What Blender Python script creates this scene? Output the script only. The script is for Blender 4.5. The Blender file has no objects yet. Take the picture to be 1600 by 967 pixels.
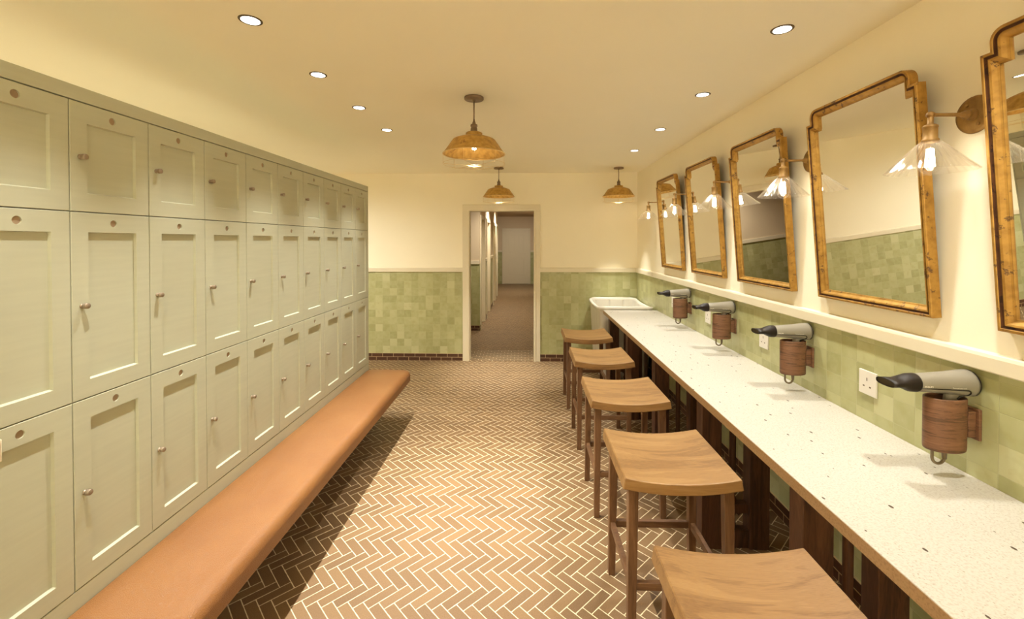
import bpy, bmesh, math, random
from mathutils import Vector, Matrix
random.seed(7)
SC = bpy.context.scene
COL = SC.collection
R = math.radians
PI = math.pi

# ------------------------------------------------------------------ measurements
F_PX, IMG_W = 680.0, 1600.0
EYE = 1.654
YAW, PITCH = R(1.643), R(0.78)
CEIL = 2.580
XR = 1.530            # long wall with the mirrors
YB = 5.960            # end wall with the doorway
XL_WALL, Y_FRONT = -3.75, -3.60
DADO = 1.228
STEP = 0.842          # spacing of mirrors, sconces, dryers and stools

# ------------------------------------------------------------------ node helpers
def new_mat(name):
    m = bpy.data.materials.new(name); m.use_nodes = True
    nt = m.node_tree; nt.nodes.clear()
    out = nt.nodes.new('ShaderNodeOutputMaterial')
    return m, nt, out

def nd(nt, typ, ins=None, **props):
    n = nt.nodes.new('ShaderNode' + typ)
    for k, v in props.items():
        setattr(n, k, v)
    for k, v in (ins or {}).items():
        s = n.inputs[k]
        if hasattr(v, 'is_output') or isinstance(v, bpy.types.NodeSocket):
            nt.links.new(v, s)
        else:
            s.default_value = v
    return n

def M(nt, op, a, b=None, c=None):
    n = nt.nodes.new('ShaderNodeMath'); n.operation = op
    for i, v in enumerate((a, b, c)):
        if v is None: continue
        if isinstance(v, bpy.types.NodeSocket): nt.links.new(v, n.inputs[i])
        else: n.inputs[i].default_value = v
    return n.outputs[0]

def ramp(nt, fac, stops, interp='LINEAR'):
    n = nt.nodes.new('ShaderNodeValToRGB'); n.color_ramp.interpolation = interp
    e = n.color_ramp.elements
    while len(e) < len(stops): e.new(0.5)
    for el, (p, c) in zip(e, stops):
        el.position = p; el.color = (*c, 1) if len(c) == 3 else c
    nt.links.new(fac, n.inputs[0])
    return n.outputs[0]

def mixc(nt, fac, a, b, blend='MIX'):
    n = nt.nodes.new('ShaderNodeMix'); n.data_type = 'RGBA'; n.blend_type = blend
    for idx, v in ((0, fac), (6, a), (7, b)):
        s = n.inputs[idx]
        if isinstance(v, bpy.types.NodeSocket): nt.links.new(v, s)
        elif idx == 0: s.default_value = v
        else: s.default_value = (*v, 1) if len(v) == 3 else v
    return n.outputs[2]

def srgb(r, g, b):
    f = lambda c: (c / 255 / 12.92) if c / 255 <= 0.04045 else ((c / 255 + 0.055) / 1.055) ** 2.4
    return (f(r), f(g), f(b))

def principled(nt, out, color, rough=0.5, metal=0.0, bump=None, bump_s=0.1, bump_d=0.001, spec=0.5, coat=0.0, emis=None, emis_s=0.0, sub=None):
    p = nt.nodes.new('ShaderNodeBsdfPrincipled')
    def put(k, v):
        s = p.inputs[k]
        if isinstance(v, bpy.types.NodeSocket): nt.links.new(v, s)
        elif k in ('Base Color', 'Emission Color') and len(v) == 3: s.default_value = (*v, 1)
        else: s.default_value = v
    put('Base Color', color); put('Roughness', rough); put('Metallic', metal)
    put('Specular IOR Level', spec); put('Coat Weight', coat)
    if emis is not None: put('Emission Color', emis); put('Emission Strength', emis_s)
    if bump is not None:
        b = nt.nodes.new('ShaderNodeBump'); b.inputs['Strength'].default_value = bump_s; b.inputs['Distance'].default_value = bump_d
        nt.links.new(bump, b.inputs['Height']); nt.links.new(b.outputs[0], p.inputs['Normal'])
    nt.links.new(p.outputs[0], out.inputs[0])
    return p

def mat_plain(name, color, rough=0.5, metal=0.0, spec=0.5, coat=0.0, noise=0.0, nscale=30, bump=0.0, bscale=200, bdist=0.0006):
    m, nt, out = new_mat(name)
    tc = nd(nt, 'TexCoord').outputs['Object']
    c = color; bmp = None
    if noise:
        n = nd(nt, 'TexNoise', {'Vector': tc, 'Scale': nscale, 'Detail': 4.0}).outputs[0]
        c = ramp(nt, n, [(0.3, tuple(v * (1 - noise) for v in color)), (0.7, tuple(min(1, v * (1 + noise)) for v in color))])
    if bump:
        bmp = nd(nt, 'TexNoise', {'Vector': tc, 'Scale': bscale, 'Detail': 3.0}).outputs[0]
    principled(nt, out, c, rough, metal, bmp, bump, bdist, spec, coat)
    return m

def mat_emit(name, color, strength):
    m, nt, out = new_mat(name)
    e = nd(nt, 'Emission', {'Color': (*color, 1), 'Strength': strength})
    nt.links.new(e.outputs[0], out.inputs[0])
    return m

def mat_glass(name, tint=(1, 1, 1), refl=1.0, haze=0.0):
    """clear thin-walled glass: passes light straight on, reflects at glancing angles"""
    m, nt, out = new_mat(name)
    tr = nd(nt, 'BsdfTransparent', {'Color': (*tint, 1)})
    gl = nd(nt, 'BsdfGlossy', {'Color': (1, 1, 1, 1), 'Roughness': 0.05})
    lw = nd(nt, 'LayerWeight', {'Blend': 0.28}).outputs['Facing']
    f = M(nt, 'MULTIPLY_ADD', M(nt, 'POWER', lw, 2.0), 0.55 * refl, 0.04)
    mx = nd(nt, 'MixShader', {0: f, 1: tr.outputs[0], 2: gl.outputs[0]})
    res = mx.outputs[0]
    if haze:
        df = nd(nt, 'BsdfTranslucent', {'Color': (0.95, 0.93, 0.88, 1)})
        h = M(nt, 'MULTIPLY_ADD', M(nt, 'POWER', lw, 1.3), haze * 2.6, haze * 0.5)
        res = nd(nt, 'MixShader', {0: h, 1: res, 2: df.outputs[0]}).outputs[0]
    nt.links.new(res, out.inputs[0])
    return m

# ------------------------------------------------------------------ surface materials
W_BRICK = 0.0505
def mat_herringbone():
    m, nt, out = new_mat('herringbone_brick_floor')
    pos = nd(nt, 'NewGeometry').outputs['Position']
    s = nd(nt, 'SeparateXYZ', {0: pos})
    x, y = s.outputs[0], s.outputs[1]
    k = 1 / (math.sqrt(2) * W_BRICK)
    x0, y0 = -0.595, 2.807
    u = M(nt, 'MULTIPLY_ADD', M(nt, 'SUBTRACT', x, y), k, 600 + 5 - (x0 - y0) * k)
    v = M(nt, 'MULTIPLY_ADD', M(nt, 'ADD', x, y), k, 600 - (x0 + y0) * k)
    i, j = M(nt, 'FLOOR', u), M(nt, 'FLOOR', v)
    fu, fv = M(nt, 'FRACT', u), M(nt, 'FRACT', v)
    kk = M(nt, 'FLOORED_MODULO', M(nt, 'SUBTRACT', i, j), 6.0)
    kk = M(nt, 'FLOOR', M(nt, 'ADD', kk, 0.5))
    hor = M(nt, 'LESS_THAN', kk, 2.5)
    off = M(nt, 'SUBTRACT', 5.0, kk)
    def sel(a, b):      # hor ? a : b
        return M(nt, 'ADD', M(nt, 'MULTIPLY', hor, a), M(nt, 'MULTIPLY', M(nt, 'SUBTRACT', 1.0, hor), b))
    lx = sel(M(nt, 'ADD', fu, kk), M(nt, 'ADD', fv, off))
    ly = sel(fv, fu)
    bi = sel(M(nt, 'SUBTRACT', i, kk), i)
    bj = sel(j, M(nt, 'SUBTRACT', j, off))
    e = M(nt, 'MINIMUM', M(nt, 'MINIMUM', lx, M(nt, 'SUBTRACT', 3.0, lx)), M(nt, 'MINIMUM', ly, M(nt, 'SUBTRACT', 1.0, ly)))
    wob = nd(nt, 'TexNoise', {'Vector': pos, 'Scale': 45.0, 'Detail': 2.0}).outputs[0]
    e2 = M(nt, 'ADD', e, M(nt, 'MULTIPLY', M(nt, 'SUBTRACT', wob, 0.5), 0.05))
    brick = nd(nt, 'MapRange', {0: e2, 1: 0.028, 2: 0.052}).outputs[0]
    cid = nd(nt, 'CombineXYZ', {0: bi, 1: bj, 2: hor}).outputs[0]
    rnd = nd(nt, 'TexWhiteNoise', {'Vector': cid}, noise_dimensions='3D').outputs[0]
    base = ramp(nt, rnd, [(0.0, srgb(105, 80, 51)), (0.5, srgb(115, 88, 57)), (1.0, srgb(126, 98, 64))])
    fine = nd(nt, 'TexNoise', {'Vector': pos, 'Scale': 260.0, 'Detail': 4.0}).outputs[0]
    base = mixc(nt, 0.25, base, ramp(nt, fine, [(0.35, srgb(98, 74, 52)), (0.65, srgb(162, 130, 96))]))
    col = mixc(nt, brick, srgb(226, 208, 172), base)
    hgt = M(nt, 'ADD', brick, M(nt, 'MULTIPLY', fine, 0.25))
    rough = M(nt, 'MULTIPLY_ADD', brick, -0.18, 0.72)
    principled(nt, out, col, rough, 0, hgt, 0.35, 0.002, spec=0.4)
    return m

def mat_brickrow(name, axis, bw, bh, off, c_lo, c_hi, mortar, grout=0.004, x0=0.0, y0=0.0, rough=0.4):
    """running-bond bricks; axis 'XZ','YZ' or 'XY'"""
    m, nt, out = new_mat(name)
    pos = nd(nt, 'NewGeometry').outputs['Position']
    s = nd(nt, 'SeparateXYZ', {0: pos})
    a = s.outputs['XYZ'.index(axis[0])]; b = s.outputs['XYZ'.index(axis[1])]
    v = M(nt, 'MULTIPLY_ADD', b, 1 / bh, 40 - y0 / bh)
    row = M(nt, 'FLOOR', v)
    u = M(nt, 'MULTIPLY_ADD', a, 1 / bw, 100 - x0 / bw)
    u = M(nt, 'ADD', u, M(nt, 'MULTIPLY', row, off))
    fu = M(nt, 'MULTIPLY', M(nt, 'FRACT', u), bw); fv = M(nt, 'MULTIPLY', M(nt, 'FRACT', v), bh)
    e = M(nt, 'MINIMUM', M(nt, 'MINIMUM', fu, M(nt, 'SUBTRACT', bw, fu)), M(nt, 'MINIMUM', fv, M(nt, 'SUBTRACT', bh, fv)))
    brick = nd(nt, 'MapRange', {0: e, 1: grout * 0.35, 2: grout * 0.65}).outputs[0]
    rnd = nd(nt, 'TexWhiteNoise', {'Vector': nd(nt, 'CombineXYZ', {0: M(nt, 'FLOOR', u), 1: row}).outputs[0]}, noise_dimensions='2D').outputs[0]
    base = ramp(nt, rnd, [(0, c_lo), (1, c_hi)])
    fine = nd(nt, 'TexNoise', {'Vector': pos, 'Scale': 200.0, 'Detail': 3.0}).outputs[0]
    base = mixc(nt, M(nt, 'MULTIPLY', fine, 0.35), base, c_lo)
    principled(nt, out, mixc(nt, brick, mortar, base), rough, 0, brick, 0.4, 0.002)
    return m

def mat_tile(name, axis, x0, y0):
    """100 mm hand-glazed green tiles with a little tone and tilt from tile to tile"""
    m, nt, out = new_mat(name)
    pos = nd(nt, 'NewGeometry').outputs['Position']
    s = nd(nt, 'SeparateXYZ', {0: pos})
    a = s.outputs['XYZ'.index(axis[0])]; b = s.outputs['XYZ'.index(axis[1])]
    T = 0.1
    u = M(nt, 'MULTIPLY_ADD', a, 1 / T, 100 - x0 / T); v = M(nt, 'MULTIPLY_ADD', b, 1 / T, 100 - y0 / T)
    iu, iv = M(nt, 'FLOOR', u), M(nt, 'FLOOR', v)
    fu, fv = M(nt, 'FRACT', u), M(nt, 'FRACT', v)
    e = M(nt, 'MINIMUM', M(nt, 'MINIMUM', fu, M(nt, 'SUBTRACT', 1.0, fu)), M(nt, 'MINIMUM', fv, M(nt, 'SUBTRACT', 1.0, fv)))
    tile = nd(nt, 'MapRange', {0: e, 1: 0.006, 2: 0.016}).outputs[0]
    wn = nd(nt, 'TexWhiteNoise', {'Vector': nd(nt, 'CombineXYZ', {0: iu, 1: iv}).outputs[0]}, noise_dimensions='2D')
    rnd = wn.outputs[0]; rc = nd(nt, 'SeparateXYZ', {0: wn.outputs[1]})
    base = ramp(nt, rnd, [(0.0, srgb(160, 160, 112)), (0.25, srgb(170, 170, 122)), (0.6, srgb(176, 177, 129)), (0.85, srgb(184, 185, 138)), (1.0, srgb(194, 194, 150))])
    p2 = nd(nt, 'VectorMath', {0: pos, 1: nd(nt, 'VectorMath', {0: wn.outputs[1], 'Scale': 9.0}, operation='SCALE').outputs[0]}, operation='ADD').outputs[0]
    cl = nd(nt, 'TexNoise', {'Vector': p2, 'Scale': 17.0, 'Detail': 3.0}).outputs[0]
    base = mixc(nt, ramp(nt, cl, [(0.45, (0, 0, 0)), (0.75, (0.45, 0.45, 0.45))]), base, srgb(190, 191, 148))
    base = mixc(nt, ramp(nt, cl, [(0.25, (0.45, 0.45, 0.45)), (0.45, (0, 0, 0))]), base, srgb(164, 156, 104))
    col = mixc(nt, tile, srgb(180, 180, 136), base)
    tilt = M(nt, 'ADD', M(nt, 'MULTIPLY', fu, M(nt, 'SUBTRACT', rc.outputs[0], 0.5)), M(nt, 'MULTIPLY', fv, M(nt, 'SUBTRACT', rc.outputs[1], 0.5)))
    wav = nd(nt, 'TexNoise', {'Vector': p2, 'Scale': 24.0, 'Detail': 1.0}).outputs[0]
    h = M(nt, 'ADD', M(nt, 'ADD', M(nt, 'MULTIPLY', tilt, 1.2), M(nt, 'MULTIPLY', wav, 0.35)), M(nt, 'MULTIPLY', tile, 0.5))
    principled(nt, out, col, 0.3, 0, h, 0.55, 0.0022, spec=0.5)
    return m

def mat_wood(name, dark, mid, light, axis='X', scale=1.0, rough=0.45, contrast=1.0):
    m, nt, out = new_mat(name)
    tc = nd(nt, 'TexCoord').outputs['Object']
    info = nd(nt, 'ObjectInfo').outputs['Random']
    sc = {'X': (1.6, 14, 14), 'Y': (14, 1.6, 14), 'Z': (14, 14, 1.6), 'R': (2.2, 2.2, 30)}[axis]
    mp = nd(nt, 'Mapping', {'Vector': tc, 'Scale': tuple(v * scale for v in sc)})
    add = nd(nt, 'VectorMath', {0: mp.outputs[0], 1: nd(nt, 'CombineXYZ', {0: M(nt, 'MULTIPLY', info, 37.0), 1: M(nt, 'MULTIPLY', info, 11.0)}).outputs[0]}, operation='ADD').outputs[0]
    n1 = nd(nt, 'TexNoise', {'Vector': add, 'Scale': 1.0, 'Detail': 5.0, 'Roughness': 0.62, 'Distortion': 0.9}).outputs[0]
    wv = M(nt, 'SINE', M(nt, 'MULTIPLY', n1, 42.0))
    rings = M(nt, 'MULTIPLY_ADD', wv, 0.045, n1)
    n2 = nd(nt, 'TexNoise', {'Vector': nd(nt, 'Mapping', {'Vector': add, 'Scale': (5, 9, 9) if axis == 'X' else (5, 5, 5)}).outputs[0], 'Scale': 2.6, 'Detail': 4.0}).outputs[0]
    f = M(nt, 'ADD', rings, M(nt, 'MULTIPLY', M(nt, 'SUBTRACT', n2, 0.5), 0.36))
    w = 0.17 / contrast
    col = ramp(nt, f, [(0.5 - w * 1.3, dark), (0.5, mid), (0.5 + w * 1.3, light)])
    principled(nt, out, col, rough, 0, f, 0.12, 0.0015, spec=0.4)
    return m

def mat_stone(name, base, fine_dark, chip, dims='2D'):
    """pale quartz worktop with fine flecks and a few dark chips"""
    m, nt, out = new_mat(name)
    tc = nd(nt, 'NewGeometry').outputs['Position']
    n = nd(nt, 'TexNoise', {'Vector': tc, 'Scale': 160.0, 'Detail': 3.0, 'Roughness': 0.6}).outputs[0]
    c = ramp(nt, n, [(0.36, tuple(a * 0.68 + b * 0.32 for a, b in zip(base, fine_dark))), (0.52, base)])
    v1 = nd(nt, 'TexVoronoi', {'Vector': tc, 'Scale': 120.0})
    r1 = nd(nt, 'SeparateColor', {0: v1.outputs['Color']}).outputs[0]
    fl = M(nt, 'MULTIPLY', M(nt, 'LESS_THAN', v1.outputs['Distance'], M(nt, 'MULTIPLY', r1, 0.26)), M(nt, 'GREATER_THAN', r1, 0.5))
    c = mixc(nt, M(nt, 'MULTIPLY', fl, 0.55), c, fine_dark)
    mp = nd(nt, 'Mapping', {'Vector': tc, 'Scale': (1.0, 0.55, 1.0), 'Rotation': (0, 0, 0.5)})
    v2 = nd(nt, 'TexVoronoi', {'Vector': mp.outputs[0], 'Scale': 17.0}, voronoi_dimensions=dims)
    r2 = nd(nt, 'SeparateColor', {0: v2.outputs['Color']}).outputs[1]
    ch = M(nt, 'MULTIPLY', M(nt, 'LESS_THAN', v2.outputs['Distance'], M(nt, 'MULTIPLY', M(nt, 'POWER', r2, 2.5), 0.085)), M(nt, 'GREATER_THAN', r2, 0.58))
    c = mixc(nt, ch, c, chip)
    principled(nt, out, c, 0.42, 0, None, spec=0.4)
    return m

def mat_gilt(name, gold, shade, patch, metal=0.75, rough=0.36, thr=0.62, sc=16.0):
    m, nt, out = new_mat(name)
    tc = nd(nt, 'TexCoord').outputs['Object']
    info = nd(nt, 'ObjectInfo').outputs['Random']
    p = nd(nt, 'VectorMath', {0: tc, 1: nd(nt, 'CombineXYZ', {0: M(nt, 'MULTIPLY', info, 13.0)}).outputs[0]}, operation='ADD').outputs[0]
    a = nd(nt, 'TexNoise', {'Vector': p, 'Scale': 34.0, 'Detail': 5.0}).outputs[0]
    b = nd(nt, 'TexNoise', {'Vector': p, 'Scale': sc, 'Detail': 6.0, 'Roughness': 0.7}).outputs[0]
    c = ramp(nt, a, [(0.32, shade), (0.62, gold)])
    f = nd(nt, 'MapRange', {0: b, 1: thr, 2: thr + 0.04}).outputs[0]
    c = mixc(nt, M(nt, 'MULTIPLY', f, 0.85), c, patch)
    mt = M(nt, 'MULTIPLY_ADD', f, -metal * 0.8, metal)
    rg = M(nt, 'MULTIPLY_ADD', a, 0.25, rough - 0.1)
    principled(nt, out, c, rg, mt, a, 0.15, 0.0012)
    return m

def mat_leather():
    m, nt, out = new_mat('tan_leather')
    tc = nd(nt, 'TexCoord').outputs['Object']
    big = nd(nt, 'TexNoise', {'Vector': tc, 'Scale': 3.0, 'Detail': 4.0}).outputs[0]
    c = ramp(nt, big, [(0.3, srgb(134, 88, 48)), (0.7, srgb(146, 100, 56))])
    vo = nd(nt, 'TexVoronoi', {'Vector': tc, 'Scale': 230.0}, feature='DISTANCE_TO_EDGE').outputs[0]
    cr = nd(nt, 'TexNoise', {'Vector': nd(nt, 'Mapping', {'Vector': tc, 'Scale': (20, 9, 20)}).outputs[0], 'Scale': 1.4, 'Detail': 5.0, 'Roughness': 0.65}).outputs[0]
    h = M(nt, 'ADD', M(nt, 'MULTIPLY', M(nt, 'MINIMUM', vo, 0.25), 1.6), M(nt, 'MULTIPLY', cr, 2.0))
    principled(nt, out, c, 0.40, 0, h, 0.62, 0.0026, spec=0.5)
    return m

def mat_paint_brush(name, color, rough):
    """satin paint with faint slanting brush strokes"""
    m, nt, out = new_mat(name)
    tc = nd(nt, 'NewGeometry').outputs['Position']
    mp = nd(nt, 'Mapping', {'Vector': tc, 'Rotation': (0.42, 0, 0), 'Scale': (6, 5, 60)})
    n = nd(nt, 'TexNoise', {'Vector': mp.outputs[0], 'Scale': 1.0, 'Detail': 5.0}).outputs[0]
    c = ramp(nt, n, [(0.35, tuple(v * 0.975 for v in color)), (0.65, tuple(min(1, v * 1.02) for v in color))])
    principled(nt, out, c, rough, 0, n, 0.05, 0.001, spec=0.4)
    return m

LCOL = (1.0, 0.98, 0.895)
CREAM = srgb(240, 226, 192)
MAT = dict(
    plaster=mat_plain('cream_plaster', srgb(248, 241, 219), 0.7, noise=0.01, nscale=3, spec=0.2),
    ceiling=mat_plain('ceiling_paint', srgb(250, 245, 226), 0.8, noise=0.01, nscale=1.5, spec=0.15),
    trim=mat_plain('trim_paint', srgb(226, 217, 193), 0.42, spec=0.4),
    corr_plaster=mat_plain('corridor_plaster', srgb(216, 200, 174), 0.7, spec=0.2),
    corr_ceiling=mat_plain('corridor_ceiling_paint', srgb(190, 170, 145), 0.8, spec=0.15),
    floor=mat_herringbone(),
    threshold=mat_brickrow('threshold_bricks', 'XY', 0.15, 0.05, 0.333, srgb(104, 79, 51), srgb(124, 96, 63), srgb(222, 206, 172), 0.006),
    skirt_x=mat_brickrow('skirting_bricks_end_wall', 'XZ', 0.15, 0.05, 0.42, srgb(72, 44, 30), srgb(88, 56, 38), srgb(196, 172, 132), 0.005, x0=0.02),
    skirt_y=mat_brickrow('skirting_bricks_long_wall', 'YZ', 0.15, 0.05, 0.42, srgb(72, 44, 30), srgb(88, 56, 38), srgb(196, 172, 132), 0.005),
    tile_x=mat_tile('green_tile_end_wall', 'XZ', -2.063, 0.1),
    tile_y=mat_tile('green_tile_long_wall', 'YZ', 2.141, 0.1),
    locker=mat_paint_brush('sage_paint', srgb(187, 188, 166), 0.46),
    hole=mat_plain('vent_hole_disc', srgb(160, 136, 110), 0.6),
    nickel=mat_plain('brushed_nickel', srgb(150, 134, 114), 0.38, 0.35),
    leather=mat_leather(),
    leather_trim=mat_plain('tan_plate', srgb(196, 168, 128), 0.5),
    oak_seat=mat_wood('oak_seat', srgb(108, 75, 42), srgb(145, 109, 65), srgb(163, 127, 80), 'X', 1.0, 0.42, 0.7),
    oak_leg=mat_wood('oak_leg', srgb(88, 60, 38), srgb(108, 76, 50), srgb(124, 90, 61), 'Z', 1.3, 0.45, 1.0),
    oak_rail=mat_wood('oak_rail', srgb(88, 60, 38), srgb(108, 76, 50), srgb(124, 90, 61), 'X', 1.3, 0.45, 1.0),
    stone=mat_stone('speckled_quartz', srgb(198, 193, 182), srgb(146, 128, 104), srgb(70, 54, 36)),
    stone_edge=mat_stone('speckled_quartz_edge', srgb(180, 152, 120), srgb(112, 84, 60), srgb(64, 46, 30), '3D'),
    dark_wood=mat_wood('dark_walnut', srgb(54, 34, 22), srgb(82, 53, 36), srgb(106, 71, 49), 'Z', 1.0, 0.5, 1.0),
    cup_wood=mat_wood('cup_walnut', srgb(52, 38, 28), srgb(118, 82, 58), srgb(134, 96, 70), 'R', 3.0, 0.5, 0.85),
    gilt=mat_gilt('worn_gilt', srgb(184, 142, 66), srgb(154, 114, 49), srgb(78, 50, 26), 0.4, 0.43, 0.585, 26.0),
    groove=mat_gilt('gilt_groove', srgb(104, 66, 38), srgb(78, 48, 28), srgb(48, 27, 14), 0.2, 0.55, 0.55, 24.0),
    brass=mat_gilt('aged_brass', srgb(160, 124, 66), srgb(134, 100, 50), srgb(104, 74, 38), 0.3, 0.5, 0.72, 14.0),
    shade_metal=mat_gilt('patina_brass_shade', srgb(202, 162, 86), srgb(170, 130, 62), srgb(136, 96, 44), 0.3, 0.5, 0.62, 14.0),
    pewter=mat_plain('dark_pewter', srgb(132, 112, 90), 0.45, 0.4, noise=0.1),
    wire=mat_plain('gold_wire', srgb(226, 200, 142), 0.3, 0.7),
    mirror=mat_plain('mirror_silver', (0.93, 0.93, 0.92), 0.005, 1.0),
    white_plastic=mat_plain('white_plastic', srgb(226, 221, 212), 0.35),
    slot=mat_plain('socket_slot', srgb(96, 82, 62), 0.6),
    dryer=mat_plain('silver_grey_plastic', srgb(142, 136, 122), 0.34, 0.1),
    black=mat_plain('black_plastic', srgb(28, 20, 15), 0.45, spec=0.35),
    blackest=mat_plain('gloss_black_plastic', srgb(22, 16, 12), 0.3),
    grille=mat_plain('nozzle_mouth', srgb(66, 58, 42), 0.7),
    letter=mat_plain('white_print', srgb(244, 238, 226), 0.5),
    cordgrey=mat_plain('grey_rubber', srgb(112, 98, 74), 0.4),
    tub=mat_plain('cream_enamel', srgb(212, 207, 195), 0.3, spec=0.5),
    groove_tub=mat_plain('tub_seam', srgb(180, 164, 134), 0.6),
    can=mat_plain('downlight_ring', srgb(92, 78, 56), 0.45, 0.3),
    glass=mat_glass('clear_bulb_glass', (0.99, 0.98, 0.96), 1.0),
    fluted=mat_glass('fluted_glass', (0.985, 0.975, 0.95), 1.0, 0.022),
    filament=mat_emit('glowing_filament', (1.0, 0.88, 0.68), 32.0),
    filament_p=mat_emit('glowing_filament_pendant', (1.0, 0.86, 0.64), 50.0),
    led=mat_emit('downlight_glow', (1.0, 0.93, 0.82), 6.0),
)

# ------------------------------------------------------------------ mesh helpers
class MB:
    """collects shapes into one mesh with material slots"""
    def __init__(self):
        self.bm = bmesh.new(); self.mats = []
    def mi(self, m):
        if m is None: return 0
        if m not in self.mats: self.mats.append(m)
        return self.mats.index(m)
    def faces(self, vs, fs, mat=None, smooth=False, mtx=None):
        if mtx is not None: vs = [mtx @ Vector(v) for v in vs]
        bv = [self.bm.verts.new(v) for v in vs]; k = self.mi(mat); out = []
        for f in fs:
            try: fc = self.bm.faces.new([bv[i] for i in f])
            except ValueError: continue
            fc.material_index = k; fc.smooth = smooth; out.append(fc)
        return out
    def box(self, x0, x1, y0, y1, z0, z1, mat=None, bevel=0.0, seg=2, mtx=None):
        vs = [(x, y, z) for x in (x0, x1) for y in (y0, y1) for z in (z0, z1)]
        fs = [(0, 1, 3, 2), (4, 6, 7, 5), (0, 4, 5, 1), (2, 3, 7, 6), (0, 2, 6, 4), (1, 5, 7, 3)]
        if mtx is not None: vs = [mtx @ Vector(v) for v in vs]
        new = self.faces(vs, fs, mat)
        if bevel > 0:
            es = list({e for f in new for e in f.edges})
            r = bmesh.ops.bevel(self.bm, geom=es, offset=bevel, segments=seg, profile=0.5, affect='EDGES', clamp_overlap=True)
            for f in r['faces']: f.smooth = True; f.material_index = self.mi(mat)
        return self
    def hexa(self, vs, mat=None, bevel=0.0, seg=2):
        """eight corners: bottom ring of four then top ring of four"""
        fs = [(3, 2, 1, 0), (4, 5, 6, 7), (0, 1, 5, 4), (1, 2, 6, 5), (2, 3, 7, 6), (3, 0, 4, 7)]
        new = self.faces(vs, fs, mat)
        if bevel > 0:
            es = list({e for f in new for e in f.edges})
            r = bmesh.ops.bevel(self.bm, geom=es, offset=bevel, segments=seg, profile=0.5, affect='EDGES', clamp_overlap=True)
            for f in r['faces']: f.smooth = True; f.material_index = self.mi(mat)
        return self
    def lathe(self, prof, n=32, mat=None, mtx=None, flute=0.0, nfl=0, cap0=False, cap1=False, smooth=True, sx=1.0, sy=1.0):
        """prof: (r, z) points turned about Z"""
        vs, fs = [], []
        for r, z in prof:
            for i in range(n):
                a = 2 * PI * i / n
                rr = r * (1 + (flute * math.cos(nfl * a) if nfl else 0))
                vs.append((rr * math.cos(a) * sx, rr * math.sin(a) * sy, z))
        for k in range(len(prof) - 1):
            for i in range(n):
                j = (i + 1) % n
                fs.append((k * n + i, k * n + j, (k + 1) * n + j, (k + 1) * n + i))
        if cap0: fs.append(tuple(range(n - 1, -1, -1)))
        if cap1: fs.append(tuple((len(prof) - 1) * n + i for i in range(n)))
        self.faces(vs, fs, mat, smooth, mtx)
        return self
    def tube(self, pts, r, n=8, mat=None, closed=False, cap=True, mtx=None):
        pts = [Vector(p) for p in pts]; N = len(pts); vs, fs = [], []
        rad = r if isinstance(r, (list, tuple)) else [r] * N
        up = None
        for i, p in enumerate(pts):
            a = pts[(i - 1) % N] if (closed or i > 0) else p
            b = pts[(i + 1) % N] if (closed or i < N - 1) else p
            t = (b - a).normalized()
            if up is None:
                up = Vector((0, 0, 1)) if abs(t.z) < 0.9 else Vector((1, 0, 0))
            s = t.cross(up)
            if s.length < 1e-6: s = t.orthogonal()
            s.normalize(); up = s.cross(t).normalized()
            for k in range(n):
                an = 2 * PI * k / n
                vs.append(p + (s * math.cos(an) + up * math.sin(an)) * rad[i])
        for i in range(N if closed else N - 1):
            j = (i + 1) % N
            for k in range(n):
                l = (k + 1) % n
                fs.append((i * n + k, i * n + l, j * n + l, j * n + k))
        if cap and not closed:
            fs.append(tuple(range(n - 1, -1, -1))); fs.append(tuple((N - 1) * n + k for k in range(n)))
        self.faces(vs, fs, mat, True, mtx)
        return self
    def loops(self, rings, mat=None, smooth=True, cap0=False, cap1=False, closed=True):
        n = len(rings[0]); vs = [p for r in rings for p in r]; fs = []
        for k in range(len(rings) - 1):
            for i in range(n if closed else n - 1):
                j = (i + 1) % n
                fs.append((k * n + i, k * n + j, (k + 1) * n + j, (k + 1) * n + i))
        if cap0: fs.append(tuple(range(n - 1, -1, -1)))
        if cap1: fs.append(tuple((len(rings) - 1) * n + i for i in range(n)))
        return self.faces(vs, fs, mat, smooth)
    def mesh(self, name, mat=None):
        bmesh.ops.recalc_face_normals(self.bm, faces=self.bm.faces)
        me = bpy.data.meshes.new(name); self.bm.to_mesh(me); self.bm.free()
        for m in ([mat] if mat and not self.mats else self.mats): me.materials.append(m)
        return me

def link(o, parent=None):
    COL.objects.link(o)
    if parent is not None: o.parent = parent
    return o

def obj(name, mb, mat=None, parent=None, loc=None):
    me = mb if isinstance(mb, bpy.types.Mesh) else mb.mesh(name, mat)
    o = bpy.data.objects.new(name, me); link(o, parent)
    if loc is not None: o.location = loc
    return o

def tag(o, label, cat, group=None, kind=None):
    o['label'] = label; o['category'] = cat
    if group: o['group'] = group
    if kind: o['kind'] = kind
    return o

def thing(name, label, cat, loc=(0, 0, 0), group=None):
    o = bpy.data.objects.new(name, None); COL.objects.link(o); o.location = loc
    o.empty_display_size = 0.05
    return tag(o, label, cat, group)

def structure(name, mb, mat, label):
    o = obj(name, mb, mat); o['kind'] = 'structure'; o['label'] = label; o['category'] = name.split('_')[0]
    return o

def copy_tree(o, parent=None):
    c = o.copy(); COL.objects.link(c)
    if parent is not None: c.parent = parent
    for ch in list(o.children): copy_tree(ch, c)
    return c

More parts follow.
